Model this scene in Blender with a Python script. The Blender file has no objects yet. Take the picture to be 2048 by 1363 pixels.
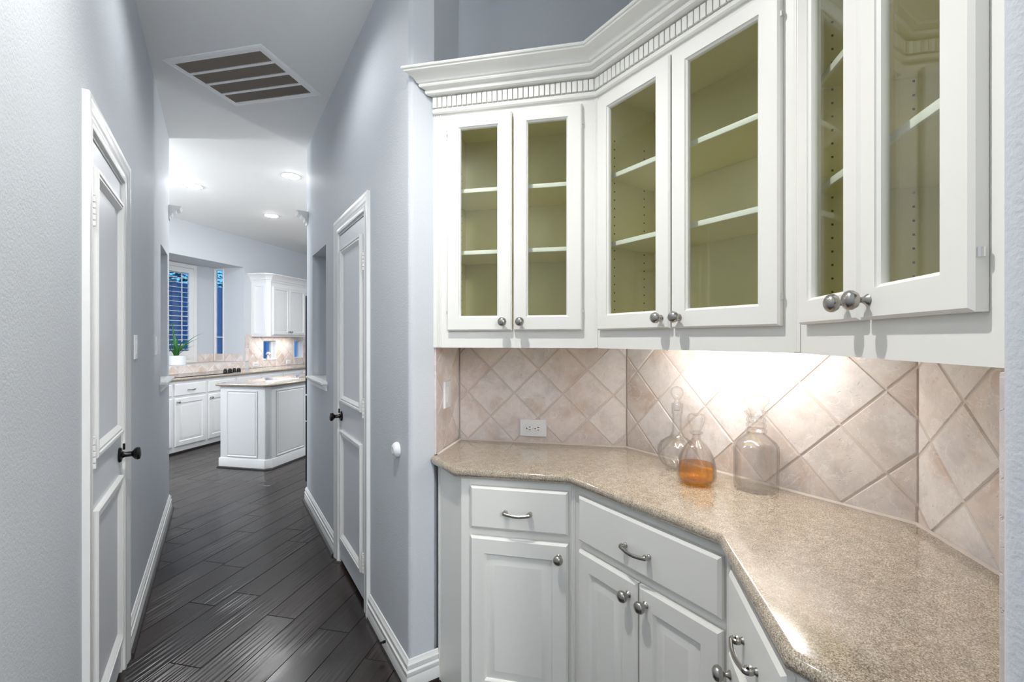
import bpy, bmesh, math, random
from mathutils import Matrix, Vector
random.seed(7)
PI = math.pi
S = math.sqrt(.5)
sc = bpy.context.scene
COL = sc.collection

# ------------------------------------------------------------------ camera
F_PX, CY, CAM_H = 908.0, 678.0, 1.39
YAW = math.atan((1024 - 437.5) / F_PX)
cam = bpy.data.cameras.new('camera')
cam.sensor_width = 36.0
cam.lens = F_PX / 2048 * 36.0
cam.shift_y = (CY - 681.5) / 2048
cam.clip_start = 0.02
co = bpy.data.objects.new('camera', cam)
co.location = (0, 0, CAM_H)
co.rotation_euler = (PI / 2, 0, -YAW)
COL.objects.link(co)
sc.camera = co

# ------------------------------------------------------------------ world, lights, exposure
w = bpy.data.worlds.new('dusk_sky'); sc.world = w; w.use_nodes = True
bg = w.node_tree.nodes['Background']
bg.inputs[0].default_value = (.09, .30, .62, 1); bg.inputs[1].default_value = 2.2
sc.view_settings.view_transform = 'Standard'
sc.view_settings.look = 'None'
sc.view_settings.gamma = 1
sc.view_settings.use_curve_mapping = False
sc.view_settings.exposure = 0.4
sc.cycles.use_denoising = True
sc.cycles.max_bounces = 10
sc.cycles.diffuse_bounces = 5
sc.cycles.transparent_max_bounces = 16
sc.cycles.sample_clamp_indirect = 6


def lamp(name, loc, power, size=.12, color=(1, .97, .93), size_y=None, rot=(0, 0, 0), spread=PI):
    l = bpy.data.lights.new(name, 'AREA')
    l.shape = 'RECTANGLE' if size_y else 'DISK'
    l.size = size
    if size_y: l.size_y = size_y
    l.energy = power; l.color = color; l.spread = spread
    o = bpy.data.objects.new(name, l); o.location = loc; o.rotation_euler = rot
    COL.objects.link(o)
    return o


CEIL = 3.03
NEUT = (.965, .985, 1.0)
def bulb(name, loc, power, color=NEUT, r=.06):
    l = bpy.data.lights.new(name, 'POINT'); l.energy = power; l.color = color; l.shadow_soft_size = r
    o = bpy.data.objects.new(name, l); o.location = loc; COL.objects.link(o)


def spot(name, loc, power, color=NEUT, r=.05, cone=126, blend=.35):
    l = bpy.data.lights.new(name, 'SPOT'); l.energy = power; l.color = color; l.shadow_soft_size = r
    l.spot_size = math.radians(cone); l.spot_blend = blend
    o = bpy.data.objects.new(name, l); o.location = loc; COL.objects.link(o)


spot('bar_can_light', (.19, 1.0, CEIL - .03), 80, (1, .985, .955), .032, 130, .75)
spot('hall_fill_spot', (.15, 2.3, CEIL - .03), 13, NEUT, .06, 160, .6)  # added unseen spot, lifts the dim hall walls and ceiling
bulb('hall_fill_point', (.15, -2.2, CEIL - .45), 78, NEUT, .1)  # added fill behind the camera, hung low to light the ceiling
spot('kitchen_fill_spot', (1.7, 7.7, CEIL - .03), 9, NEUT, .06, 110)  # extra out-of-sight spot added to light the far kitchen
for x, y, p in ((2.3, 5.3, 62), (-1.6, 5.4, 72)):
    bulb('kitchen_fill_point', (x, y, CEIL - .55), p, NEUT, .1)  # added points hidden by the hall walls, dropped to brighten the kitchen ceiling

# ------------------------------------------------------------------ geometry helpers
def FR(o, d):
    """matrix of a local frame: x along d (right as seen), y into the wall, z up"""
    return Matrix.Translation((o[0], o[1], o[2] if len(o) > 2 else 0)) @ Matrix.Rotation(math.atan2(d[1], d[0]), 4, 'Z')


class G:
    def __init__(s, M=None):
        s.bm = bmesh.new(); s.M = M or Matrix()

    def v(s, x, y, z):
        return s.bm.verts.new(s.M @ Vector((x, y, z)))

    def f(s, vs):
        try:
            return s.bm.faces.new(vs)
        except ValueError:
            return None

    def box(s, x0, x1, y0, y1, z0, z1, bev=0, seg=1):
        vs = [s.v(x, y, z) for z in (z0, z1) for x, y in ((x0, y0), (x1, y0), (x1, y1), (x0, y1))]
        fs = [s.f([vs[i] for i in q]) for q in ((3, 2, 1, 0), (4, 5, 6, 7), (0, 1, 5, 4), (1, 2, 6, 5), (2, 3, 7, 6), (3, 0, 4, 7))]
        if bev:
            es = list({e for f in fs for e in f.edges})
            bmesh.ops.bevel(s.bm, geom=es, offset=bev, segments=seg, affect='EDGES', profile=.6)
        return s

    def prism(s, poly, z0, z1):
        a = [s.v(x, y, z0) for x, y in poly]; b = [s.v(x, y, z1) for x, y in poly]
        n = len(poly)
        s.f(a[::-1]); s.f(b)
        for i in range(n):
            s.f([a[i], a[(i + 1) % n], b[(i + 1) % n], b[i]])
        return s

    def loops(s, x0, x1, z0, z1, lp, cap=True, back=True):
        """nested rectangles in the xz plane, each (inset or (l,r,b,t), y); faces between neighbours"""
        rings = []
        for ins, y in lp:
            l, r, b, t = (ins,) * 4 if not isinstance(ins, tuple) else ins
            rings.append([s.v(x0 + l, y, z0 + b), s.v(x1 - r, y, z0 + b), s.v(x1 - r, y, z1 - t), s.v(x0 + l, y, z1 - t)])
        for a, b in zip(rings, rings[1:]):
            for i in range(4):
                s.f([a[i], a[(i + 1) % 4], b[(i + 1) % 4], b[i]])
        if cap: s.f(rings[-1])
        elif back:
            for i in range(4):
                s.f([rings[-1][i], rings[-1][(i + 1) % 4], rings[0][(i + 1) % 4], rings[0][i]])
        if cap and back: s.f(rings[0][::-1])
        return s

    def lathe(s, prof, n=24, M=None, flute=None):
        M = M or Matrix(); old = s.M; s.M = old @ M
        rings = []
        for r, z in prof:
            if r < 1e-6:
                rings.append([s.v(0, 0, z)])
            else:
                ring = []
                for i in range(n):
                    a = 2 * PI * i / n
                    k = 1 + (flute[0] * math.cos(flute[1] * a) if flute and flute[2] <= z <= flute[3] else 0)
                    ring.append(s.v(r * k * math.cos(a), r * k * math.sin(a), z))
                rings.append(ring)
        for a, b in zip(rings, rings[1:]):
            for i in range(n):
                j = (i + 1) % n
                if len(a) == 1 and len(b) == 1: continue
                if len(a) == 1: s.f([a[0], b[i], b[j]])
                elif len(b) == 1: s.f([a[i], a[j], b[0]])
                else: s.f([a[i], a[j], b[j], b[i]])
        s.M = old
        return s

    def sweep(s, path, prof, closed_prof=True, end0=None, end1=None, close=False):
        """plan path, profile (offset to the right of the path, z); mitred"""
        n = len(path); P = [Vector(p) for p in path]
        dirs = [(P[(i + 1) % n] - P[i]).normalized() for i in range(n if close else n - 1)]
        nr = [Vector((d.y, -d.x)) for d in dirs]
        vec = []
        for i in range(n):
            if not close and i == 0: vec.append(Vector(end0) if end0 else nr[0])
            elif not close and i == n - 1: vec.append(Vector(end1) if end1 else nr[-1])
            else:
                a, b = nr[i - 1], nr[i % len(nr)]
                m = a + b
                vec.append(m / (1 + a.dot(b)))
        rings = [[s.v(P[i].x + vec[i].x * o, P[i].y + vec[i].y * o, z) for o, z in prof] for i in range(n)]
        k = len(prof)
        for i in range(n if close else n - 1):
            a, b = rings[i], rings[(i + 1) % n]
            for j in range(k if closed_prof else k - 1):
                s.f([a[j], b[j], b[(j + 1) % k], a[(j + 1) % k]])
        if not close and closed_prof:
            s.f(rings[0]); s.f(rings[-1][::-1])
        return rings

    def tube(s, pts, r, n=10, sx=1, caps=True):
        pts = [Vector(p) for p in pts]; rings = []
        for i, p in enumerate(pts):
            t = (pts[min(i + 1, len(pts) - 1)] - pts[max(i - 1, 0)]).normalized()
            up = Vector((0, 0, 1)) if abs(t.z) < .9 else Vector((1, 0, 0))
            u = t.cross(up).normalized(); w_ = u.cross(t)
            rr = r[i] if isinstance(r, (list, tuple)) else r
            rings.append([s.v(*(p + u * rr * math.cos(2 * PI * k / n) + w_ * rr * sx * math.sin(2 * PI * k / n))) for k in range(n)])
        for a, b in zip(rings, rings[1:]):
            for k in range(n):
                s.f([a[k], a[(k + 1) % n], b[(k + 1) % n], b[k]])
        if caps: s.f(rings[0][::-1]); s.f(rings[-1])
        return s

    def mesh(s, name, mat, smooth=True, ang=32):
        bmesh.ops.recalc_face_normals(s.bm, faces=s.bm.faces[:])
        me = bpy.data.meshes.new(name); s.bm.to_mesh(me); s.bm.free()
        if mat: me.materials.append(mat)
        if smooth:
            me.shade_smooth(); me.set_sharp_from_angle(angle=math.radians(ang))
        return me

    def obj(s, name, mat, parent=None, smooth=True, ang=32):
        return link(name, s.mesh(name, mat, smooth, ang), parent)


def link(name, me, parent=None, M=None):
    o = bpy.data.objects.new(name, me); COL.objects.link(o)
    if parent: o.parent = parent
    if M is not None: o.matrix_local = M
    return o


def tag(o, label, cat, group=None, kind=None):
    o['label'] = label
    if cat: o['category'] = cat
    if group: o['group'] = group
    if kind: o['kind'] = kind
    return o


def struct(o, label=None):
    o['kind'] = 'structure'
    if label: o['label'] = label
    return o


def thing(name, M, label, cat, group=None):
    o = bpy.data.objects.new(name, None); o.empty_display_size = .05
    COL.objects.link(o); o.matrix_world = M
    return tag(o, label, cat, group)


def copy_tree(o, parent=None):
    c = o.copy(); COL.objects.link(c)
    if parent: c.parent = parent
    for ch in list(o.children): copy_tree(ch, c)
    return c


def grid_wall(g, x0, x1, z0, z1, th, holes):
    """wall slab, front at y=0, back at y=th, with rectangular openings (a,b,c,d)"""
    xs = sorted({x0, x1, *[h[0] for h in holes], *[h[1] for h in holes]})
    zs = sorted({z0, z1, *[h[2] for h in holes], *[h[3] for h in holes]})
    def solid(i, j):
        if not (0 <= i < len(xs) - 1 and 0 <= j < len(zs) - 1): return False
        cx, cz = (xs[i] + xs[i + 1]) / 2, (zs[j] + zs[j + 1]) / 2
        return not any(h[0] < cx < h[1] and h[2] < cz < h[3] for h in holes)
    V = {}
    def v(i, j, k):
        if (i, j, k) not in V: V[i, j, k] = g.v(xs[i], (0, th)[k], zs[j])
        return V[i, j, k]
    for i in range(len(xs) - 1):
        for j in range(len(zs) - 1):
            if not solid(i, j): continue
            g.f([v(i, j, 0), v(i + 1, j, 0), v(i + 1, j + 1, 0), v(i, j + 1, 0)])
            g.f([v(i, j, 1), v(i, j + 1, 1), v(i + 1, j + 1, 1), v(i + 1, j, 1)])
            if not solid(i - 1, j): g.f([v(i, j, 0), v(i, j + 1, 0), v(i, j + 1, 1), v(i, j, 1)])
            if not solid(i + 1, j): g.f([v(i + 1, j, 0), v(i + 1, j, 1), v(i + 1, j + 1, 1), v(i + 1, j + 1, 0)])
            if not solid(i, j - 1): g.f([v(i, j, 0), v(i, j, 1), v(i + 1, j, 1), v(i + 1, j, 0)])
            if not solid(i, j + 1): g.f([v(i, j + 1, 0), v(i + 1, j + 1, 0), v(i + 1, j + 1, 1), v(i, j + 1, 1)])
    return g


def rounded(poly, idx, r, n=6):
    out = []
    m = len(poly)
    for i, p in enumerate(poly):
        if i not in idx: out.append(p); continue
        p = Vector(p); a = (Vector(poly[i - 1]) - p).normalized(); b = (Vector(poly[(i + 1) % m]) - p).normalized()
        half = a.angle(b) / 2; t = r / math.tan(half)
        c = p + (a + b).normalized() * (r / math.sin(half))
        p0, p1 = p + a * t - c, p + b * t - c
        for k in range(n + 1):
            q = p0.lerp(p1, k / n).normalized() * r + c
            out.append((q.x, q.y))
    return out


# ------------------------------------------------------------------ materials
class MT:
    def __init__(s, name):
        s.m = bpy.data.materials.new(name); s.m.use_nodes = True
        s.nt = s.m.node_tree; s.N = s.nt.nodes; s.b = s.N['Principled BSDF']

    def n(s, t, **kw):
        nd = s.N.new(t)
        for k, v in kw.items():
            if hasattr(nd, k): setattr(nd, k, v)
        return nd

    def l(s, a, b): s.nt.links.new(a, b)

    def set(s, **kw):
        names = dict(col='Base Color', rough='Roughness', metal='Metallic', spec='Specular IOR Level', coat='Coat Weight', coatr='Coat Roughness',
                     trans='Transmission Weight', ior='IOR', alpha='Alpha', em='Emission Color', ems='Emission Strength', sheen='Sheen Weight')
        for k, v in kw.items():
            s.b.inputs[names[k]].default_value = (*v, 1) if k in ('col', 'em') else v
        return s

    def coord(s, scale=(1, 1, 1), rand=True):
        tc = s.n('ShaderNodeTexCoord'); mp = s.n('ShaderNodeMapping'); mp.inputs['Scale'].default_value = scale
        if rand:
            oi = s.n('ShaderNodeObjectInfo'); mu = s.n('ShaderNodeMath', operation='MULTIPLY'); mu.inputs[1].default_value = 37
            s.l(oi.outputs['Random'], mu.inputs[0])
            ad = s.n('ShaderNodeVectorMath', operation='ADD'); s.l(tc.outputs['Object'], ad.inputs[0]); s.l(mu.outputs[0], ad.inputs[1])
            s.l(ad.outputs[0], mp.inputs['Vector'])
        else:
            s.l(tc.outputs['Object'], mp.inputs['Vector'])
        return mp.outputs[0]

    def noise(s, vec, scale, detail=3, rough=.5, dist=0):
        t = s.n('ShaderNodeTexNoise'); t.inputs['Scale'].default_value = scale; t.inputs['Detail'].default_value = detail
        t.inputs['Roughness'].default_value = rough; t.inputs['Distortion'].default_value = dist
        s.l(vec, t.inputs['Vector']); return t.outputs['Fac']

    def ramp(s, fac, stops):
        r = s.n('ShaderNodeValToRGB'); e = r.color_ramp.elements
        while len(e) < len(stops): e.new(.5)
        for k, (p, c) in enumerate(stops):
            e[k].position = p; e[k].color = (*c, 1) if isinstance(c, tuple) else (c, c, c, 1)
        s.l(fac, r.inputs[0]); return r.outputs[0]

    def mix(s, fac, a, b, blend='MIX'):
        m = s.n('ShaderNodeMix', data_type='RGBA', blend_type=blend)
        for sock, v in ((m.inputs[0], fac), (m.inputs[6], a), (m.inputs[7], b)):
            if hasattr(v, 'is_linked'): s.l(v, sock)
            elif isinstance(v, tuple): sock.default_value = (*v, 1)
            else: sock.default_value = v
        return m.outputs[2]

    def bump(s, h, strength, dist=.002, prev=None):
        b = s.n('ShaderNodeBump'); b.inputs['Strength'].default_value = strength; b.inputs['Distance'].default_value = dist
        s.l(h, b.inputs['Height'])
        if prev is not None: s.l(prev, b.inputs['Normal'])
        s.l(b.outputs[0], s.b.inputs['Normal']); return b.outputs[0]


def lin(r, g, b):
    return tuple(((c / 255) / 12.92 if c / 255 <= .04045 else ((c / 255 + .055) / 1.055) ** 2.4) for c in (r, g, b))


def paint(name, rgb, rough=.45, tex=0, scale=160, spec=.4):
    t = MT(name).set(col=lin(*rgb), rough=rough, spec=spec)
    if tex:
        v = t.coord(rand=False)
        t.bump(t.noise(v, scale, 2, .6), tex, .003)
    return t.m


M_WALL = paint('blue_grey_wall_paint', (204, 208, 213), .6, .4, 140, .2)
M_CEIL = paint('white_ceiling_paint', (244, 244, 242), .7, .12, 150)
M_TRIM = paint('white_trim_paint', (232, 232, 230), .32)
M_CAB = paint('cream_cabinet_paint', (237, 236, 231), .34)
M_KCAB = paint('white_kitchen_cabinet_paint', (236, 236, 236), .32)
M_OLIVE = paint('olive_green_paint', (228, 221, 178), .5)
M_SHELF_EDGE = paint('white_shelf_edge_paint', (240, 239, 232), .35)
M_DOORFIELD = paint('white_door_paint', (222, 224, 228), .38)
M_PLATE = paint('white_plastic', (236, 236, 238), .3)
M_VENT = paint('white_enamel', (250, 250, 250), .3)
M_HOLE = paint('dark_hole', (28, 26, 24), .8)
M_GAP = paint('light_grey_seal', (205, 206, 208), .5)
M_BLACK = MT('black_bronze').set(col=lin(26, 24, 24), rough=.22, metal=.4).m
M_BLACKGLASS = MT('black_glass').set(col=lin(14, 14, 16), rough=.06).m
M_FRIDGE = MT('black_appliance').set(col=lin(30, 34, 36), rough=.25).m
M_SHOE = MT('dark_shoe_moulding').set(col=lin(52, 48, 47), rough=.3).m


def nickel():
    t = MT('brushed_nickel').set(col=(.40, .385, .36), metal=1, rough=.27)
    v = t.coord((1, 1, 1)); t.bump(t.noise(v, 600, 1), .05, .001)
    return t.m
M_NICKEL = nickel()
M_CHROME = MT('chrome').set(col=(.75, .75, .75), metal=1, rough=.12).m


def tile_mat(name, lo, mid, hi, vein):
    t = MT(name).set(rough=.42, spec=.45)
    v = t.coord()
    oi = t.n('ShaderNodeObjectInfo')
    base = t.ramp(oi.outputs['Random'], [(0, lo), (.35, mid), (.7, hi), (1, mid)])
    cloud = t.ramp(t.noise(v, 11, 6, .7, .5), [(.30, .74), (.5, .94), (.68, 1.02)])
    c = t.mix(.8, base, cloud, 'MULTIPLY')
    warm = t.ramp(t.noise(v, 6, 3, .55, .3), [(.50, 0.), (.70, .8)])
    c = t.mix(warm, c, t.mix(.6, c, lin(182, 148, 118)))
    cool = t.ramp(t.noise(v, 7.5, 4, .6, .4), [(.52, 0.), (.72, .6)])
    c = t.mix(cool, c, lin(196, 190, 191))
    vn = t.ramp(t.noise(v, 10, 5, .6, 1.2), [(.488, 0.), (.5, .5), (.512, 0.)])
    c = t.mix(vn, c, vein)
    t.l(c, t.b.inputs['Base Color'])
    pit = t.ramp(t.noise(v, 85, 3, .7), [(.28, 0.), (.38, 1.)])
    b1 = t.bump(pit, .55, .003)
    t.bump(t.noise(v, 24, 5, .65), .45, .003, b1)
    return t.m
M_TILE = tile_mat('tumbled_stone_tile', lin(226, 211, 203), lin(233, 221, 215), lin(238, 230, 227), lin(248, 245, 244))
M_GROUT = paint('beige_grout', (214, 202, 194), .8, .2, 300)
M_KTILE = M_TILE


def granite():
    t = MT('speckled_gold_granite').set(rough=.2, spec=.6, coat=1, coatr=.07)
    v = t.coord(rand=False)
    a = t.noise(v, 430, 3, .7); b = t.noise(v, 900, 2, .6); c_ = t.noise(v, 38, 3, .5)
    c = t.ramp(a, [(.30, lin(80, 68, 54)), (.43, lin(148, 133, 113)), (.54, lin(192, 180, 164)), (.66, lin(226, 219, 210))])
    d = t.ramp(b, [(.30, lin(50, 42, 30)), (.42, lin(255, 255, 255))])
    c = t.mix(.8, c, d, 'MULTIPLY')
    c = t.mix(.35, c, t.ramp(c_, [(.35, lin(170, 160, 140)), (.65, lin(255, 248, 236))]), 'MULTIPLY')
    t.l(c, t.b.inputs['Base Color'])
    return t.m
M_GRANITE = granite()


def plank_mat():
    t = MT('dark_hand_scraped_wood').set(rough=.27, spec=.5)
    v = t.coord((1.2, 26, 1))
    oi = t.n('ShaderNodeObjectInfo')
    tone = t.ramp(oi.outputs['Random'], [(0, lin(35, 29, 27)), (.5, lin(43, 35, 32)), (1, lin(52, 43, 39))])
    grain = t.ramp(t.noise(v, 5, 6, .65, .4), [(.3, .55), (.7, 1.15)])
    t.l(t.mix(.8, tone, grain, 'MULTIPLY'), t.b.inputs['Base Color'])
    v2 = t.coord((.8, 24, 1)); sc_ = t.noise(v2, 3.0, 1, .3, .25)
    v3 = t.coord((1.6, 2.4, 1)); pat = t.ramp(t.noise(v3, 1.5, 1), [(.40, .05), (.66, 1.)])
    mu = t.n('ShaderNodeMath', operation='MULTIPLY'); t.l(sc_, mu.inputs[0]); t.l(pat, mu.inputs[1])
    b = t.bump(mu.outputs[0], .38, .009)
    t.bump(t.noise(v, 8, 3), .06, .002, b)
    t.l(t.ramp(t.noise(v3, 2.5, 2), [(.3, .20), (.7, .27)]), t.b.inputs['Roughness'])
    return t.m
M_PLANK = plank_mat()


def pane_mat(name, tint=(1, 1, 1), rough=0.0):
    m = bpy.data.materials.new(name); m.use_nodes = True; nt = m.node_tree; nt.nodes.clear()
    o = nt.nodes.new('ShaderNodeOutputMaterial'); mx = nt.nodes.new('ShaderNodeMixShader')
    tr = nt.nodes.new('ShaderNodeBsdfTransparent'); gl = nt.nodes.new('ShaderNodeBsdfGlossy'); fr = nt.nodes.new('ShaderNodeFresnel')
    tr.inputs[0].default_value = (*tint, 1); gl.inputs['Roughness'].default_value = rough
    ge = nt.nodes.new('ShaderNodeNewGeometry'); mr = nt.nodes.new('ShaderNodeMapRange')     # same index seen from either side of the thin pane
    mr.inputs['To Min'].default_value = 1.45; mr.inputs['To Max'].default_value = 1 / 1.45
    nt.links.new(ge.outputs['Backfacing'], mr.inputs['Value']); nt.links.new(mr.outputs[0], fr.inputs[0])
    nt.links.new(fr.outputs[0], mx.inputs[0]); nt.links.new(tr.outputs[0], mx.inputs[1]); nt.links.new(gl.outputs[0], mx.inputs[2])
    nt.links.new(mx.outputs[0], o.inputs[0])
    return m
M_PANE = pane_mat('cabinet_glass', (.95, .97, .94))
M_WPANE = pane_mat('window_glass', (.9, .95, 1))


def crystal(name, col, refr, ior, cut=0, rim=.6):
    m = bpy.data.materials.new(name); m.use_nodes = True; nt = m.node_tree; nt.nodes.clear(); L = nt.links.new
    o = nt.nodes.new('ShaderNodeOutputMaterial'); mx = nt.nodes.new('ShaderNodeMixShader'); m2 = nt.nodes.new('ShaderNodeMixShader')
    tr = nt.nodes.new('ShaderNodeBsdfTransparent'); gl = nt.nodes.new('ShaderNodeBsdfGlass'); gs = nt.nodes.new('ShaderNodeBsdfGlossy')
    fr = nt.nodes.new('ShaderNodeFresnel'); ge = nt.nodes.new('ShaderNodeNewGeometry'); mr = nt.nodes.new('ShaderNodeMapRange')
    mr.inputs['To Min'].default_value = ior; mr.inputs['To Max'].default_value = 1 / ior
    L(ge.outputs['Backfacing'], mr.inputs['Value']); L(mr.outputs[0], fr.inputs[0])
    tr.inputs[0].default_value = (*col, 1); gl.inputs['IOR'].default_value = 1.45; gl.inputs[0].default_value = (*col, 1); gs.inputs['Roughness'].default_value = .03
    mx.inputs[0].default_value = refr
    lw = nt.nodes.new('ShaderNodeLayerWeight'); lw.inputs[0].default_value = .35; cr = nt.nodes.new('ShaderNodeValToRGB')   # thicker glass along the rim
    cr.color_ramp.elements[0].color = (*col, 1); cr.color_ramp.elements[0].position = .45
    cr.color_ramp.elements[1].color = (*[c * rim for c in col], 1); cr.color_ramp.elements[1].position = 1.0
    L(lw.outputs['Facing'], cr.inputs[0]); L(cr.outputs[0], tr.inputs[0])
    L(tr.outputs[0], mx.inputs[1]); L(gl.outputs[0], mx.inputs[2])
    L(fr.outputs[0], m2.inputs[0]); L(mx.outputs[0], m2.inputs[1]); L(gs.outputs[0], m2.inputs[2]); L(m2.outputs[0], o.inputs[0])
    if cut:
        tc = nt.nodes.new('ShaderNodeTexCoord'); vo = nt.nodes.new('ShaderNodeTexVoronoi'); vo.inputs['Scale'].default_value = cut
        bp = nt.nodes.new('ShaderNodeBump'); bp.inputs['Strength'].default_value = .6; bp.inputs['Distance'].default_value = .004
        L(tc.outputs['Object'], vo.inputs['Vector']); L(vo.outputs['Distance'], bp.inputs['Height'])
        for nd in (gl, gs, fr): L(bp.outputs[0], nd.inputs['Normal'])
    return m
M_CRYSTAL = crystal('cut_crystal', (1, 1, 1), .07, 1.75)
M_AMBER = crystal('amber_spirit', (.985, .66, .13), .0, 1.3)
M_LEAF = MT('green_leaf').set(col=lin(58, 122, 52), rough=.35).m
M_POT = paint('white_ceramic', (236, 238, 240), .3)


def emit(name, col, s_):
    t = MT(name).set(col=(.9, .9, .9), em=col, ems=s_); return t.m
M_LENS = emit('lit_lamp_lens', (.97, .985, 1), 190)
M_TUBE = emit('lit_lamp_tube', (1, .985, .965), 74)
M_GRILLE = paint('dusty_brown_filter', (84, 75, 68), .8)
M_GRILLE2 = paint('grey_brown_louvre', (156, 145, 134), .6)
M_FENCE = paint('weathered_fence', (186, 190, 212), .8)

# ------------------------------------------------------------------ frames
FA = FR((.747, 1.725), (S, -S)); FB = FR((1.2016, 1.2706), (0, -1)); FC = FR((1.2016, .559), (-S, -S))
LA, LB, LC = .643, .7116, .643
WA = FR((.962, 1.945), (S, -S)); WB = FR((1.505, 1.402), (0, -1)); WC = FR((1.505, .413), (-S, -S)); WR = FR((.747, 1.735), (S, S))
BA = FR((.76, 1.525), (S, -S)); BB = FR((1.0554, 1.2296), (0, -1)); BC = FR((1.0554, .645), (-S, -S))
XL, XR = -.34, .635
HL = FR((XL, 0), (0, 1)); HR = FR((XR, 0), (0, -1))       # hall walls: local x = +Y on the left, -Y on the right
K0 = (-.53, 7.60); FK = FR(K0, (S, S))


def kpt(x, y): return (K0[0] + S * x - S * y, K0[1] + S * x + S * y)


# ------------------------------------------------------------------ setting: floor with planks
g = G(); g.box(-3.6, 4.7, -3.2, 12.8, -.12, -.0135)
floor = struct(g.obj('floor', M_SHOE), 'dark hand-scraped wood floor laid diagonally')
PW = .161
plank_meshes = {}
def plank_mesh(Ln):
    if Ln not in plank_meshes:
        p = G(); a, b = Ln / 2 - .0006, PW / 2 - .0006
        r0 = [p.v(x, y, -.012) for x, y in ((-a, -b), (a, -b), (a, b), (-a, b))]
        r1 = [p.v(x, y, -.0018) for x, y in ((-a, -b), (a, -b), (a, b), (-a, b))]
        c = .0018
        r2 = [p.v(x, y, 0) for x, y in ((-a + c, -b + c), (a - c, -b + c), (a - c, b - c), (-a + c, b - c))]
        for q, t in ((r0, r1), (r1, r2)):
            for i in range(4): p.f([q[i], q[(i + 1) % 4], t[(i + 1) % 4], t[i]])
        p.f(r2)
        plank_meshes[Ln] = p.mesh('plank', M_PLANK, True, 20)
    return plank_meshes[Ln]


def in_view(x, y, m=260):
    d = x * math.sin(YAW) + y * math.cos(YAW)
    if d < .7: return False
    u = 1024 + F_PX * (x * math.cos(YAW) - y * math.sin(YAW)) / d
    vv = CY + F_PX * CAM_H / d
    return -m < u < 900 and vv < 1363 + 2 * m
starts = {10: (2.0,), 0: (1.64,)}
for k in range(-3, 46):
    q = 1.53 + PW * (k - 4) + PW / 2                       # (Y - X)/sqrt2 of the strip centre
    p = -1.2 + ((k * 7) % 5) * .31
    while p < 14:
        Ln = random.choice((.55, .75, .95, 1.2))
        pc = p + Ln / 2
        x, y = (pc - q) * S, (pc + q) * S
        ends = [((pc + t * Ln / 2 - q) * S, (pc + t * Ln / 2 + q) * S) for t in (-1, -.5, 0, .5, 1)]
        ok = any((XL - .1 < ex < XR + .2 and .6 < ey < 4.6 and in_view(ex, ey)) or (4.3 < ey and ey < ex + 7.7 and in_view(ex, ey, 60) and -1.2 < ex < 1.7) for ex, ey in ends)
        if ok:
            link('plank', plank_mesh(Ln), floor, Matrix.Translation((x, y, random.uniform(-.0006, 0))) @ Matrix.Rotation(PI / 4, 4, 'Z'))
        p += Ln

# ------------------------------------------------------------------ setting: ceiling
g = G(); g.box(-3.7, 4.8, -3.3, 12.9, CEIL, CEIL + .12)
struct(g.obj('ceiling', M_CEIL), 'flat white ceiling')

# ------------------------------------------------------------------ setting: hall walls
TH = .26
g = G(HL); grid_wall(g, -3.2, 4.57, 0, CEIL, TH, [(1.90, 2.49, 0, 2.05), (3.98, 4.49, 1.09, 2.055)])
g.box(1.85, 2.54, TH + .0005, TH + .02, 0, 2.1); g.box(3.94, 4.53, TH - .04, TH - .001, 1.05, 2.09)          # first box added to block outside light behind the door; second closes the niche
g.M = Matrix(); g.prism(rounded([(XL, 4.57), (XL, 4.64), (XL - TH, 4.64), (XL - TH, 4.57)], (1, 2), .02), 0, CEIL)
wall_left = struct(g.obj('wall_left', M_WALL), 'blue-grey textured wall on the left of the hall')
g = G(HR); grid_wall(g, -4.17, -2.0, 0, CEIL, TH, [(-2.985, -2.37, 0, 2.05), (-3.95, -3.40, 1.09, 2.06)])
g.box(-3.03, -2.33, TH + .0005, TH + .02, 0, 2.1); g.box(-3.99, -3.36, TH - .04, TH - .001, 1.05, 2.10)  # added backing blocks outside light behind the closet door, then niche back
g.M = Matrix(); g.prism(rounded([(XR, 4.17), (XR + TH, 4.17), (XR + TH, 4.24), (XR, 4.24)], (2, 3), .02), 0, CEIL)
g.prism(rounded([(XR, 2.0), (XR, 1.735), (.7405, 1.735), (.957, 1.9515), (.957, 2.0)], (1,), .02), 0, CEIL)
wall_right = struct(g.obj('wall_right', M_WALL), 'blue-grey textured wall on the right of the hall')
g = G(); g.prism(rounded([(XR, -3.2), (.96, -3.2), (.96, -.106), (.741, .113), (XR, .113)], (4,), .02), 0, CEIL)
wall_near = struct(g.obj('wall_near_right', M_WALL), 'blue-grey textured wall edge at the right of the frame')
g = G(); g.box(-3.2, 2.5, -3.3, -3.2, 0, CEIL)
struct(g.obj('wall_behind', M_WALL))

# bar alcove walls (painted), tile stands 9 mm proud
def flat_wall(name, M, x0, x1, label):
    g = G(M); g.box(x0, x1, .009, .12, 0, CEIL)
    return struct(g.obj(name, M_WALL), label)
wall_a = flat_wall('wall_bar_left', WA, -.06, .80, 'angled blue-grey wall behind the left bar cabinet')
wall_b = flat_wall('wall_bar_back', WB, 0, .989, 'blue-grey wall behind the middle bar cabinet')
wall_c = flat_wall('wall_bar_right', WC, 0, .80, 'angled blue-grey wall behind the right bar cabinet')

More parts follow.
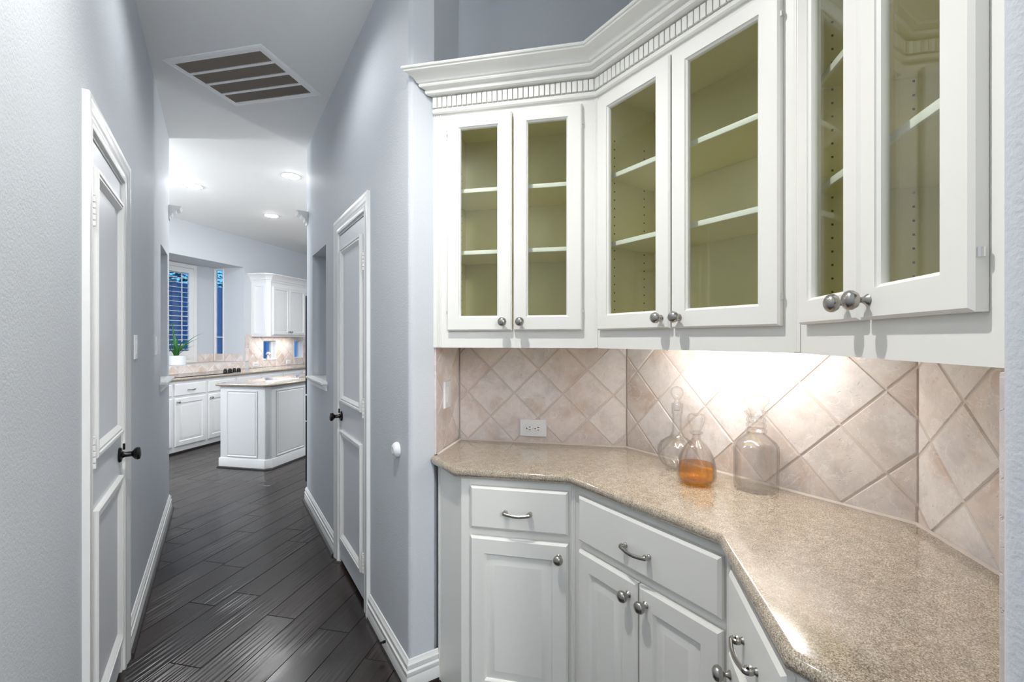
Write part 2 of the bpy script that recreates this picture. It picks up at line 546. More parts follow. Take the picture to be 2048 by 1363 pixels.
# ------------------------------------------------------------------ diagonal tiles
def clip(poly, x0, x1, z0, z1):
    for ax, lim, sg in ((0, x0, 1), (0, x1, -1), (1, z0, 1), (1, z1, -1)):
        out = []
        for i, p in enumerate(poly):
            q = poly[(i + 1) % len(poly)]
            a, b = (p[ax] - lim) * sg, (q[ax] - lim) * sg
            if a >= 0: out.append(p)
            if (a < 0) != (b < 0):
                t = a / (a - b); out.append((p[0] + t * (q[0] - p[0]), p[1] + t * (q[1] - p[1])))
        poly = out
        if len(poly) < 3: return []
    # drop doubles
    r = []
    for p in poly:
        if not r or math.dist(p, r[-1]) > 1e-4: r.append(p)
    if len(r) > 2 and math.dist(r[0], r[-1]) < 1e-4: r.pop()
    return r


def area(p): return abs(sum(p[i][0] * p[(i + 1) % len(p)][1] - p[(i + 1) % len(p)][0] * p[i][1] for i in range(len(p)))) / 2


def tile_piece(poly, c, mat, jit=True):
    g = G(); cx, cz = c
    pts = [(x - cx, z - cz) for x, z in poly]
    if area(pts) and sum(pts[i][0] * pts[(i + 1) % len(pts)][1] - pts[(i + 1) % len(pts)][0] * pts[i][1] for i in range(len(pts))) < 0: pts = pts[::-1]
    mx = sum(p[0] for p in pts) / len(pts); mz = sum(p[1] for p in pts) / len(pts)
    def ring(y, ins):
        out = []
        for x, z in pts:
            dx, dz = x - mx, z - mz; d = math.hypot(dx, dz) or 1
            k = max(0, 1 - ins * 1.3 / d); out.append(g.v(mx + dx * k, y, mz + dz * k))
        return out
    a, b, c2 = ring(.0095, 0), ring(.003, 0), ring(0, .0028)
    for q, t in ((a, b), (b, c2)):
        for i in range(len(q)): g.f([q[i], q[(i + 1) % len(q)], t[(i + 1) % len(q)], t[i]])
    g.f(c2)
    return g.mesh('tile', mat, True, 8)


def tiles(parent, M, x0, x1, z0, z1, node, hx, hz, gap=.0052, mat=M_TILE, name='tile'):
    full = None
    ex, ez = gap / 2 * math.hypot(hx, hz) / hz, gap / 2 * math.hypot(hx, hz) / hx
    i0 = int((x0 - node[0]) / hx) - 3; i1 = int((x1 - node[0]) / hx) + 3
    j0 = int((z0 - node[1]) / hz) - 3; j1 = int((z1 - node[1]) / hz) + 3
    for i in range(i0, i1):
        for j in range(j0, j1):
            if (i + j) % 2 == 0: continue
            cx, cz = node[0] + i * hx, node[1] + j * hz
            a, b = hx - ex, hz - ez
            d = [(cx - a, cz), (cx, cz - b), (cx + a, cz), (cx, cz + b)]
            p = clip(d, x0 + .0015, x1 - .0015, z0 + .003, z1)
            if len(p) < 3 or area(p) < 1.2e-4: continue
            whole = area(p) > area(d) * .999
            if whole:
                full = full or tile_piece(d, (cx, cz), mat)
                me = full
            else:
                me = tile_piece(p, (cx, cz), mat)
            link(name, me, parent, M @ Matrix.Translation((cx, random.uniform(-.0008, .0008), cz)))


def grout(parent, M, x0, x1, z0, z1):
    g = G(M); g.box(x0, x1, .0035, .0094, z0, z1)
    return g.obj('grout', M_GROUT, parent, False)
CT = .915      # counter top height
ZT = 1.384
grout(wall_a, WA, -.004, .7675, CT - .03, ZT); tiles(wall_a, WA, 0, .766, CT, ZT, (.150, 1.254), .1118, .1122)
grout(wall_b, WB, -.0012, .9905, CT - .03, ZT); tiles(wall_b, WB, 0, .989, CT, ZT, (.060, 1.254), .1081, .1122)
grout(wall_c, WC, -.0012, .77, CT - .03, ZT); tiles(wall_c, WC, 0, .77, CT, ZT, (.154, 1.250), .108, .1125)
grout(wall_right, WR, .004, .30, CT - .03, ZT)
tiles(wall_right, WR, .012, .3002, CT, ZT, (.21, 1.04), .11, .1122)
g = G(WR); g.box(-.001, .0105, -.003, .009, CT + .002, ZT, .003, 2); g.obj('edge_tile', M_TILE, wall_right)
WRR = FR((.962, -.131), (-S, S))
grout(wall_near, WRR, 0, .30, CT - .03, ZT); tiles(wall_near, WRR, .002, .298, CT, ZT, (.09, 1.04), .11, .1122)
g = G(WRR); g.box(.299, .324, -.004, .012, CT + .002, ZT, .003, 2); g.obj('edge_tile', M_TILE, wall_near)
g = G(); g.box(.722, .7485, .1132, .1292, CT + .003, ZT - .03, .003, 2); g.obj('edge_tile', M_TILE, wall_near)

# ------------------------------------------------------------------ baseboards, shoe, casings
BASE_P = [(0, .012), (.016, .012), (.016, .052), (.013, .058), (.016, .066), (.016, .078), (.010, .083), (.012, .092), (.012, .104), (.006, .112), (.004, .120), (0, .122)]
SHOE_P = [(0, 0), (.030, 0), (.029, .008), (.025, .015), (.017, .020), (0, .020)]
def baseboard(name, path, label, shoe=True):
    g = G(); g.sweep(path, BASE_P); o = struct(g.obj(name, M_TRIM), label)
    if shoe:
        g = G(); g.sweep(path, SHOE_P); g.obj('shoe_moulding', M_SHOE, o)
    return o
# path direction chosen so that the room lies on its right
baseboard('baseboard_left', [(XL, 2.57), (XL, 4.64), (XL - TH, 4.64)], 'white stepped baseboard with dark shoe along the left hall wall')
baseboard('baseboard_near_left', [(XL, -3.2), (XL, 1.82)], 'white stepped baseboard near the camera on the left')
baseboard('baseboard_right', [(XR + TH, 4.24), (XR, 4.24), (XR, 3.07)], 'white stepped baseboard with dark shoe under the right wall niche')
bj = baseboard('baseboard_jamb', [(XR, 2.285), (XR, 1.735), (.757, 1.735)], 'white stepped baseboard turning the corner beside the bar cabinet', False)
g = G(); g.sweep([(XR, 2.285), (XR, 1.735), (.757, 1.735)], [(0, 0), (.018, 0), (.018, .012), (0, .012)]); g.obj('shoe_moulding', M_SHOE, bj)
baseboard('baseboard_near_right', [(XR, .113), (XR, -3.2)], 'white stepped baseboard near the camera on the right')
# spring door stop peg on the baseboard
p = thing('baseboard_peg', Matrix.Translation((XR - .016, 1.99, .055)), 'tiny dark metal peg on the baseboard beside the bar', 'door stop')
g = G(Matrix.Rotation(-PI / 2, 4, 'Y')); g.lathe([(0, 0), (.006, 0), (.006, .012), (.0045, .014), (.0045, .022), (0, .024)], 12); g.obj('peg', M_BLACK, p)

CASE_P = [(o_, y_ * .6) for o_, y_ in [(0, 0), (0, -.016), (.010, -.020), (.022, -.020), (.026, -.016), (.036, -.018), (.044, -.024), (.062, -.026), (.068, -.030), (.080, -.030), (.082, -.026), (.082, 0)]]
def casing(g, x0, x1, z1, k=1.0):
    """three-sided mitred casing round an opening x0..x1, up to z1; profile offset grows outwards"""
    prev = None
    P = [(x0, 0, -1, 0), (x0, z1, -1, 1), (x1, z1, 1, 1), (x1, 0, 1, 0)]
    rings = [[g.v(x + sx * o * k, y, z + sz * o * k) for o, y in CASE_P] for x, z, sx, sz in P]
    n = len(CASE_P)
    for a, b in zip(rings, rings[1:]):
        for j in range(n): g.f([a[j], b[j], b[(j + 1) % n], a[(j + 1) % n]])
    g.f(rings[0]); g.f(rings[-1][::-1])


KNOB_D = [(0, 0), (.030, 0), (.031, .004), (.027, .009), (.014, .012), (.011, .020), (.0105, .040), (.016, .045), (.024, .052), (.0265, .060), (.024, .068), (.012, .071), (0, .072)]
def hall_door(name, M, x0, x1, hinge_x, knob_x, mx0, mx1, label):
    e = bpy.data.objects.new(name, None); COL.objects.link(e); e.matrix_world = M; struct(e, label)
    g = G(); casing(g, x0, x1, 2.05); g.obj('casing', M_TRIM, e)
    g = G()
    g.box(x0, x0 + .012, 0, TH, 0, 2.05); g.box(x1 - .012, x1, 0, TH, 0, 2.05); g.box(x0 + .012, x1 - .012, 0, TH, 2.038, 2.05)
    g.obj('door_jamb', M_TRIM, e)
    g = G(); g.box(x0 + .0145, x1 - .0145, .002, .040, .028, 2.034, .002); slab = g.obj('door_slab', M_DOORFIELD, e)
    for z0, z1 in ((.165, .835), (1.005, 1.945)):
        g = G(); g.loops(mx0, mx1, z0, z1, [(0, .0018), (0, -.010), (.004, -.014), (.014, -.014), (.017, -.010), (.026, -.012), (.034, -.006), (.042, .0018)], cap=False)
        g.obj('panel_moulding', M_TRIM, slab)
    hinge = G()
    for k in range(5):
        hinge.lathe([(0, k * .019), (.0085, k * .019), (.0085, k * .019 + .0155), (0, k * .019 + .0155)], 12)
    hinge.lathe([(0, .095), (.006, .095), (.007, .099), (0, .102)], 10)
    hinge.box(-.016, .016, .006, .012, 0, .094)
    hm = hinge.mesh('hinge', M_TRIM)
    for z in (.19, .985, 1.745):
        o = link('hinge', hm, slab, Matrix.Translation((hinge_x, -.0085, z)))
    kb = G(Matrix.Translation((knob_x, .002, .918)) @ Matrix.Rotation(PI / 2, 4, 'X')); kb.lathe(KNOB_D, 28)
    k_ = kb.obj('door_knob', M_BLACK, slab)
    g = G(Matrix.Translation((knob_x, -.014, .918))); g.box(-.004, .004, -.004, .004, .02, .046, .002); g.obj('lock_tab', M_BLACK, k_)
    return e
hall_door('door_1', HL, 1.90, 2.49, 1.908, 2.425, 1.958, 2.432, 'white two-panel closet door on the left hall wall')
hall_door('door_2', HR, -2.985, -2.37, -2.378, -2.92, -2.915, -2.435, 'narrow white two-panel closet door on the right hall wall')

# niche sills
SILL_P = [(0, -.062), (.008, -.062), (.010, -.050), (.014, -.038), (.026, -.030), (.030, -.024), (.034, -.018), (.040, -.014), (.042, -.002), (.036, .004), (0, .004)]
def sill(name, M, x0, x1, z, depth, label):
    g = G(M)
    g.box(x0 + .001, x1 - .001, -.002, depth - .045, z + .0005, z + .008)
    # moulded nose with returned ends
    pts = [(x0 - .03, 0.0), (x1 + .03, 0.0)]
    rings = []
    prof = SILL_P
    for (x, sx) in ((x0 - .03, -1), (x1 + .03, 1)):
        rings.append([g.v(x + sx * o * .5, 0, z + zz) for o, zz in prof])
        rings.append([g.v(x + sx * o * .5, -o, z + zz) for o, zz in prof])
    order = [rings[0], rings[1], rings[3], rings[2]]
    for a, b in zip(order, order[1:]):
        for j in range(len(prof) - 1): g.f([a[j], b[j], b[j + 1], a[j + 1]])
        g.f([a[-1], b[-1], b[0], a[0]])
    return struct(g.obj(name, M_TRIM), label)
sill('trim_1', HL, 3.98, 4.49, 1.09, TH, 'white moulded sill under the left wall niche')
sill('trim_2', HR, -3.95, -3.40, 1.09, TH, 'white moulded sill under the right wall niche')
# stepped crown brackets at the wall ends
BR_P = [(0, 2.36), (.008, 2.36), (.010, 2.38), (.022, 2.39), (.026, 2.408), (.044, 2.42), (.052, 2.438), (.074, 2.448), (.080, 2.462), (.088, 2.470), (0, 2.470)]
def bracket(name, path, label):
    g = G(); g.sweep(path, BR_P); return struct(g.obj(name, M_TRIM), label)
bracket('trim_3', [(XR + .22, 4.24), (XR + .0, 4.24), (XR + .0, 4.16)], 'small stepped crown bracket on the end of the right hall wall')
bracket('trim_4', [(XL, 4.56), (XL, 4.64), (XL - .22, 4.64)], 'small stepped crown bracket on the end of the left hall wall')

# ------------------------------------------------------------------ hall fittings
def switch_plate(M, x, z, label, gang=1, w=.072, h=.116, proud=.006):
    t = thing('switch_plate', M @ Matrix.Translation((x, 0, z)), label, 'light switch')
    g = G(); g.loops(-w / 2, w / 2, -h / 2, h / 2, [(0, 0), (0, -proud * .5), (.003, -proud)]); g.obj('plate', M_PLATE, t)
    for k in range(gang):
        cx = (k - (gang - 1) / 2) * .046
        g = G(); g.loops(cx - .017, cx + .017, -.033, .033, [(0, -proud), (0, -proud - .002), (.002, -proud - .003)])
        g.obj('rocker', M_PLATE, t)
    return t
switch_plate(HL, 2.83, 1.352, 'white light switch plate beside the left closet door', 1)
switch_plate(HL, 3.66, 1.348, 'white light switch plate next to the left wall niche', 1)
switch_plate(WR, .128, 1.150, 'white switch plate on the tiled side wall of the bar', 1, .075, .118, .008)
t = thing('wall_bumper', HR @ Matrix.Translation((-1.868, 0, .926)), 'round white rubber door bumper on the right hall wall', 'door stop')
g = G(Matrix.Rotation(PI / 2, 4, 'X')); g.lathe([(0, 0), (.031, 0), (.032, .006), (.030, .014), (.024, .021), (.014, .025), (.006, .0235), (0, .023)], 28); g.obj('bumper', M_PLATE, t)

# ceiling return-air vent, turned 45 degrees
VC = (.148, 3.300); FV = FR((VC[0], VC[1], CEIL), (S, -S))
t = thing('ceiling_vent', FV, 'white framed return-air grille with dark filter bands in the hall ceiling', 'vent')
hx, hy = .336, .267
def ring_xy(g, lp):
    rings = [[g.v(-hx + i, -hy + i, z), g.v(hx - i, -hy + i, z), g.v(hx - i, hy - i, z), g.v(-hx + i, hy - i, z)] for i, z in lp] if False else \
            [[g.v(*c, z) for c in ((-hx + i, -hy + i), (hx - i, -hy + i), (hx - i, hy - i), (-hx + i, hy - i))] for i, z in lp]
    for a, b in zip(rings, rings[1:]):
        for k in range(4): g.f([a[k], a[(k + 1) % 4], b[(k + 1) % 4], b[k]])
g = G(); ring_xy(g, [(0, -.0002), (0, -.006), (.012, -.012), (.014, -.009), (.042, -.009), (.042, -.0002)]); g.obj('frame', M_VENT, t)
g = G(); g.box(-hx + .042, hx - .042, -hy + .042, hy - .042, -.0012, -.0004); g.obj('filter', M_GRILLE, t)
ys = [-hy + .042 + k * (2 * hy - .084 + .02) / 4 for k in range(4)]
bw = (2 * hy - .084 + .02) / 4 - .02
for k, y0 in enumerate(ys):
    if k:
        g = G(); g.box(-hx + .0421, hx - .0421, y0 - .02, y0, -.009, -.002); g.obj('cross_bar', M_VENT, t)
    g = G(); x = -hx + .044
    while x < hx - .048:
        g.M = Matrix.Translation((x, 0, -.0048)) @ Matrix.Rotation(.6, 4, 'Y'); g.box(-.0013, .0013, y0 + .0005, y0 + bw - .0005, -.0036, .0036)
        x += .0125
    o = g.obj('louvres', M_GRILLE2, t, False); o['kind'] = 'stuff'

# recessed lights of the kitchen ceiling
def can(x, y, label):
    t = thing('recessed_light', Matrix.Translation((x, y, CEIL)), label, 'ceiling light', 'recessed kitchen ceiling lights')
    g = G(); g.lathe([(.098, -.0003), (.098, -.002), (.090, -.004), (.078, -.003), (.076, -.0003)], 40); g.obj('trim_ring', M_TRIM, t)
    g = G(); g.lathe([(0, -.014), (.03, -.013), (.055, -.010), (.070, -.005), (.0755, -.0006), (0, -.0006)], 32); g.obj('lens', M_LENS, t)
can(-.227, 5.94, 'lit recessed ceiling light nearest the left hall wall end')
can(.611, 5.043, 'lit recessed ceiling light nearest the right hall wall end')
can(.588, 6.797, 'lit recessed ceiling light deepest in the kitchen')

# ------------------------------------------------------------------ bar: upper cabinets
KNOB_C = [(0, 0), (.0098, 0), (.0105, .0015), (.0085, .004), (.0055, .008), (.005, .012), (.0075, .0155), (.0135, .0185), (.0170, .0245), (.0172, .029), (.0148, .0345), (.009, .0385), (0, .040)]
kn = G(Matrix.Rotation(PI / 2, 4, 'X')); kn.lathe(KNOB_C, 28); KNOB_ME = kn.mesh('knob', M_NICKEL)
hg = G(); hg.lathe([(0, -.006), (.0042, -.006), (.0042, .006), (0, .006)], 10); hg.box(-.010, -.001, -.003, .003, -.005, .005, .001); HINGE_ME = hg.mesh('cabinet_hinge', M_CHROME)
Z0, Z1 = 1.356, 2.33
def upper(name, M, L, doors, label, hinges):
    t = thing(name, M, label, 'cabinet', 'glass-door bar wall cabinets')
    # carcass
    g = G(); x0, x1 = .016, L - .016
    g.box(x0, x0 + .016, .0205, .292, 1.372, 2.322); g.box(x1 - .016, x1, .0205, .292, 1.372, 2.322)
    g.box(x0 + .016, x1 - .016, .0205, .292, 1.385, 1.401); g.box(x0 + .016, x1 - .016, .0205, .292, 2.306, 2.322)
    g.box(x0 + .016, x1 - .016, .284, .292, 1.401, 2.306)
    body = g.obj('cabinet_box', M_OLIVE, t)
    # shelf pin holes on the sides
    g = G()
    for xs, sg in ((x0 + .016, 1), (x1 - .016, -1)):
        for yy in (.062, .228):
            for k in range(22):
                z = 1.47 + k * .032
                a, b = (xs, xs + .0006 * sg); g.box(min(a, b), max(a, b), yy - .0024, yy + .0024, z - .0024, z + .0024)
    o = g.obj('shelf_pin_holes', M_HOLE, body, False); o['kind'] = 'stuff'
    # face frame
    g = G(); d0, d1 = doors[0][0], doors[-1][1]
    g.loops(0, L, Z0, Z1, [(0, .020), (0, 0), ((d0 + .02, L - d1 + .02, .085, .065), 0), ((d0 + .02, L - d1 + .02, .085, .065), .020)], cap=False)
    g.obj('face_frame', M_CAB, t)
    for za, zb in ((1.737, 1.7505), (1.990, 2.0035)):
        g = G(); g.box(x0 + .0165, x1 - .0165, .0365, .283, za, zb); sh = g.obj('shelf', M_OLIVE, t)
        g = G(); g.box(x0 + .0165, x1 - .0165, .028, .0362, za - .002, zb + .001, .002, 2); g.obj('shelf_edge', M_SHELF_EDGE, sh)
    for i, (a, b, gl, gr) in enumerate(doors):
        g = G(); lft, rgt = gl - a, b - gr
        def R(e): return (lft - e, rgt - e, .059 - e, .052 - e)
        g.loops(a, b, 1.424, 2.281, [(0, -.001), (0, -.015), (.005, -.0205), (R(.007), -.0205), (R(.006), -.0175), (R(.001), -.0135), (R(0), -.009), (R(0), -.001)], cap=False)
        d = g.obj('door', M_CAB, t)
        g = G(); g.box(gl - .003, gr + .003, -.0062, -.0032, 1.424 + .056, 2.281 - .049); g.obj('glass_pane', M_PANE, d, False)
        kx = b - .032 if i == 0 else a + .030
        link('knob', KNOB_ME, d, Matrix.Translation((kx, -.0205, 1.4575)))
        hxp = a - .001 if i == 0 else b + .001
        for z in (1.497, 2.21):
            link('cabinet_hinge', HINGE_ME, d, Matrix.Translation((hxp, -.010, z)) @ (Matrix.Rotation(PI, 4, 'Z') if i == 0 else Matrix()))
    return t
cabA = upper('wall_cabinet', FA, LA, [(.052, .318, .108, .258), (.325, .590, .382, .530)], 'left glass-door wall cabinet above the wall outlet, angled away from the hall', 1)
cabB = upper('wall_cabinet', FB, LB, [(.022, .346, .078, .287), (.352, .677, .409, .619)], 'middle and widest glass-door wall cabinet above the decanters', 1)
cabC = upper('wall_cabinet', FC, LC, [(.057, .319, .112, .262), (.3245, .580, .379, .520)], 'right glass-door wall cabinet nearest the camera', 1)
# grooved scribe strips on the cabinet ends and inside corners
g = G(); [g.box(x, x + .0055, -.0035, 0, Z0, 2.31, .0015) for x in (.001, .0085, .016)]; g.box(-.0135, .0002, 0, .002, Z0, 2.32); g.obj('scribe_strip', M_CAB, cabA)
for par, xs in ((cabA, (LA - .008,)), (cabB, (.0005, LB - .008)), (cabC, (.0005, .011))):
    for x in xs:
        g = G(); g.box(x, x + .0075, -.004, -.0001, Z0 + .001, 2.30, .0018); g.obj('corner_bead', M_CAB, par)

# crown moulding over the three cabinets
U = [(.747, 1.725), (1.2016, 1.2706), (1.2016, .559), (1.2016 - S * .60, .559 - S * .60)]
CR_P = [(.0006, 2.304), (.009, 2.304), (.013, 2.309), (.013, 2.318), (.010, 2.324), (.006, 2.325), (.006, 2.372), (.028, 2.373), (.034, 2.377), (.036, 2.386), (.034, 2.391),
        (.041, 2.394), (.052, 2.397), (.055, 2.403), (.053, 2.408), (.060, 2.411), (.066, 2.420), (.074, 2.428), (.085, 2.434), (.095, 2.437), (.099, 2.440), (.100, 2.446), (.105, 2.447), (.107, 2.451), (.105, 2.457), (.0006, 2.458)]
g = G(); g.sweep(U, CR_P, end0=(-1.414, 0), end1=(-1.414, 0)); crown = tag(g.obj('crown_moulding', M_CAB, None, True, 25), 'cream crown moulding with dentil band along the bar wall cabinets', 'moulding')
dn = G(); dn.box(-.0087, .0087, -.0165, -.0062, 2.3272, 2.3685, .0007); DENT = dn.mesh('dentil', M_CAB)
for M, L, a0, a1 in ((FA, LA, -.012, -.012), (FB, LB, .010, .010), (FC, .60, .010, -.01)):
    n = int((L - a0 - a1) / .0207)
    for k in range(n):
        link('dentil', DENT, crown, M @ Matrix.Translation((a0 + .0103 + k * (L - a0 - a1) / n, 0, 0)))

# under-cabinet lamps behind the face frame
tt = thing('under_cabinet_lamp', FB @ Matrix.Translation((.41, .115, 1.384)), 'slim white lamp bar hidden under the middle wall cabinet', 'lamp')
g = G(); g.box(-.25, .25, -.03, .03, -.006, 0, .002); g.obj('housing', M_TRIM, tt)
g = G(); g.tube([(-.2, 0, -.014), (-.1, 0, -.014), (0, 0, -.014), (.1, 0, -.014), (.2, 0, -.014)], .0075, 14); g.obj('lamp_tube', M_TUBE, tt)

# ------------------------------------------------------------------ bar: countertop
def top_slab(front, back, z, th, name, mat, cl=False):
    """front: path with the room on its right; back: points closing the polygon; bullnose along the front"""
    g = G(); r = th / 2
    prof = [(-r, z)] + [(-r + r * math.sin(a), z - r + r * math.cos(a)) for a in [PI * k / 10 for k in range(1, 10)]] + [(-r, z - th)]
    rings = g.sweep(front, prof, closed_prof=False)
    up = [R[0] for R in rings]; dn_ = [R[-1] for R in rings]
    bt = [g.v(x, y, z) for x, y in back]; bb = [g.v(x, y, z - th) for x, y in back]
    top = up + bt; bot = dn_ + bb
    g.f(top); g.f(bot[::-1])
    n = len(front)
    for i in range(n - 1, len(top) - 1): g.f([top[i], top[i + 1], bot[i + 1], bot[i]]) if i >= n else None
    g.f([rings[-1][k] for k in range(len(prof))] + [bb[0], bt[0]])
    g.f([rings[0][k] for k in range(len(prof))] + [bb[-1], bt[-1]])
    return g.obj(name, mat, None, True, 40)
front = [(.724, 1.731), (.724, 1.519), (1.025, 1.218), (1.025, .657), (.724, .356), (.724, .118)]
back = [(.754, .118), (.9615, -.125), (1.5035, .4145), (1.5035, 1.4015), (.962, 1.9425), (.752, 1.7325)]
counter = tag(top_slab(front, back, CT, .034, 'bar_countertop', M_GRANITE), 'speckled gold granite countertop with rounded edge on the bar', 'countertop')
g = G(); g.sweep([(.756, 1.7395), (.9625, 1.9435), (1.5035, 1.4025), (1.5035, .4135), (.9625, -.1275)], [(-.0005, CT + .0003), (.006, CT + .0003), (.002, CT + .005), (-.0005, CT + .006)]); g.obj('caulk_line', M_GROUT, counter)

# ------------------------------------------------------------------ bar: base cabinets
def raised(g, x0, x1, z0, z1, st=.058, rt=.062):
    def I(e): return (st + e, st + e, rt + e, rt + e)
    g.loops(x0, x1, z0, z1, [(0, -.001), (0, -.014), (.007, -.0205), (I(-.004), -.0205), (I(0), -.0165), (I(.003), -.011), (I(.012), -.011), (I(.034), -.0185), (I(.036), -.0185)])


def pull_mesh():
    g = G()
    pts = [(-.046 + .092 * k / 16, -.024 - .006 * math.sin(PI * k / 16), -.004 * math.sin(PI * k / 16)) for k in range(17)]
    g.tube(pts, .0042, 10, 1.35)
    for s_ in (-1, 1):
        # scrolled foot: a spiral strip lying in the xy plane
        sp = []
        for k in range(15):
            a = k / 14 * 2.2 * PI; r = .0105 - .0055 * k / 14
            sp.append((s_ * (.043 + .0 * k) + s_ * r * math.sin(a) * .9, -.0145 - r * math.cos(a), 0))
        g.tube(sp, .0036, 8, 1.6)
        g.M = Matrix.Translation((s_ * .045, 0, 0)) @ Matrix.Rotation(PI / 2, 4, 'X'); g.lathe([(0, 0), (.0075, 0), (.007, .003), (.0045, .006), (.0045, .014), (0, .014)], 14); g.M = Matrix()
    return g.mesh('pull', M_NICKEL)
PULL_ME = pull_mesh()


def base_unit(M, L, plan, drawer, doors, label, name='base_cabinet', group='bar base cabinets', mat=M_CAB, pulls=True, ztop=.8805, beads=(), z_d=(.699, .853), z_door=(.09, .669), tag_more=None):
    t = thing(name, M, label, 'cabinet', group)
    g = G(); g.prism(plan, 0, ztop); body = g.obj('cabinet_box', mat, t)
    g = G(); a, b = drawer; g.loops(a, b, *z_d, [(0, -.001), (0, -.014), (.008, -.0205), (.010, -.0205)]); d = g.obj('drawer', mat, t)
    if pulls: link('pull', PULL_ME, d, Matrix.Translation(((a + b) / 2, -.0205, sum(z_d) / 2 - .008)))
    for a, b, kx in doors:
        g = G(); raised(g, a, b, *z_door); d = g.obj('door', mat, t)
        if kx: link('knob', KNOB_ME, d, Matrix.Translation((kx, -.0205, z_door[1] - .045)))
    for x in beads:
        g = G(); g.box(x, x + .0075, -.004, -.0001, .001, ztop - .001, .0018); g.obj('corner_bead', mat, t)
    return t


def tolocal(M, pts):
    I = M.inverted(); return [tuple((I @ Vector((x, y, 0)))[:2]) for x, y in pts]
planA = tolocal(BA, [(.76, 1.7346), (.76, 1.525), (1.0554, 1.2296), (1.17, 1.50), (.95, 1.72), (.82, 1.75)])
ca = base_unit(BA, .4177, planA, (.040, .398), [(.040, .398, .366)], 'left bar base cabinet with one drawer and one door beside the hall corner', beads=(.409,))
g = G()
g.M = BA.inverted()
for y in (1.716, 1.7245): g.box(.756, .76 - .0001, y, y + .006, .001, .879, .0012)
g.obj('scribe_strip', M_CAB, ca)
cb = base_unit(BB, .5846, [(0, 0), (.5846, 0), (.55, .40), (.03, .40)], (.043, .570), [(.043, .3035, .272), (.309, .570, .338)], 'middle bar base cabinet with wide drawer over two doors', beads=(.0005, .576))
cc = base_unit(BC, .4177, tolocal(BC, [(1.0554, .645), (.76, .3496), (.76, .125), (.95, -.09), (1.12, .30)]), (.06, .402), [(.06, .402, .085)], 'right bar base cabinet at the bottom edge of the photo', beads=(.0005,))

# ------------------------------------------------------------------ bar: outlet
t = thing('wall_outlet', WA @ Matrix.Translation((.3525, -.001, .984)), 'white horizontal duplex outlet on the bar backsplash', 'outlet')
g = G(); g.loops(-.0615, .0615, -.039, .039, [(0, .001), (0, -.004), (.003, -.007)]); g.obj('plate', M_PLATE, t)
for s_ in (-1, 1):
    g = G(Matrix.Translation((s_ * .0195, -.007, -.001)) @ Matrix.Rotation(PI / 2, 4, 'X'))
    g.lathe([(.0165, 0), (.0165, .0015), (.0155, .002), (0, .002)], 24); r = g.obj('receptacle', M_PLATE, t)
    g = G(Matrix.Translation((s_ * .0195, -.0091, -.001)))
    g.box(.001, .0095, -.0004, 0, .0045, .0072); g.box(.002, .0085, -.0004, 0, -.0072, -.0048); g.M = g.M @ Matrix.Translation((-.0085, 0, 0)) @ Matrix.Rotation(PI / 2, 4, 'X'); g.lathe([(0, 0), (.0028, 0), (.0028, .0004), (0, .0004)], 10)
    g.obj('slots', M_HOLE, r, False)
g = G(Matrix.Translation((0, -.007, -.001)) @ Matrix.Rotation(PI / 2, 4, 'X')); g.lathe([(0, 0), (.0024, 0), (.0018, .001), (0, .0012)], 12); g.obj('screw', M_CHROME, t)

# ------------------------------------------------------------------ decanters
def hollow(outer, wall, z_floor, top_r):
    inner = [(max(r - wall, .0015), max(z, z_floor)) for r, z in outer if z >= z_floor - .004]
    return outer + inner[::-1] + [(0, z_floor)]
def decanter(x, y, label, outer, stopper, n, fl=None, sfl=None, liquid=None, wall=.0035, zf=.008):
    t = thing('decanter', Matrix.Translation((x, y, CT + .0004)), label, 'decanter', 'crystal decanters on the bar')
    g = G(); g.lathe(hollow(outer, wall, zf, 0), n, None, fl); b = g.obj('bottle', M_CRYSTAL, t, True, 25)
    g = G(); g.lathe(stopper, n, None, sfl); g.obj('stopper', M_CRYSTAL, t, True, 25)
    if liquid:
        g = G(); g.lathe(liquid, n); g.obj('amber_liquid', M_AMBER, t, True, 40)
    return t
# long-necked globe
decanter(1.418, 1.075, 'long-necked round crystal decanter with ball stopper behind the amber one',
         [(0, 0), (.034, 0), (.037, .004), (.052, .018), (.064, .038), (.068, .056), (.0665, .062), (.0685, .066), (.066, .080), (.056, .096), (.040, .108), (.026, .118), (.0185, .132), (.0165, .150), (.0165, .196), (.0205, .204), (.0215, .236), (.020, .238)],
         [(0, .212), (.010, .212), (.0135, .238), (.010, .246), (.008, .252), (.014, .258), (.0205, .268), (.0225, .279), (.0195, .291), (.012, .299), (0, .302)], 72, (.035, 12, .006, .110))
# amber one
D2 = [(0, 0), (.042, 0), (.046, .004), (.057, .014), (.0605, .024), (.0600, .045), (.0575, .066), (.052, .090), (.042, .112), (.029, .130), (.018, .140), (.0130, .147), (.0125, .160), (.0205, .165), (.0210, .168), (.0125, .1705)]
decanter(1.326, .930, 'squat crystal decanter half filled with amber spirit', D2,
         [(0, .155), (.008, .155), (.0095, .1712), (.0145, .1735), (.0155, .178), (.0205, .190), (.0262, .206), (.0270, .217), (.0245, .226), (.018, .2285), (.010, .2245), (0, .224)], 72, (.030, 12, .003, .140), (.06, 9, .182, .224),
         [(0, .0085), (.044, .0085), (.0518, .0145), (.0555, .024), (.0550, .045), (.0525, .0655), (0, .0655)])

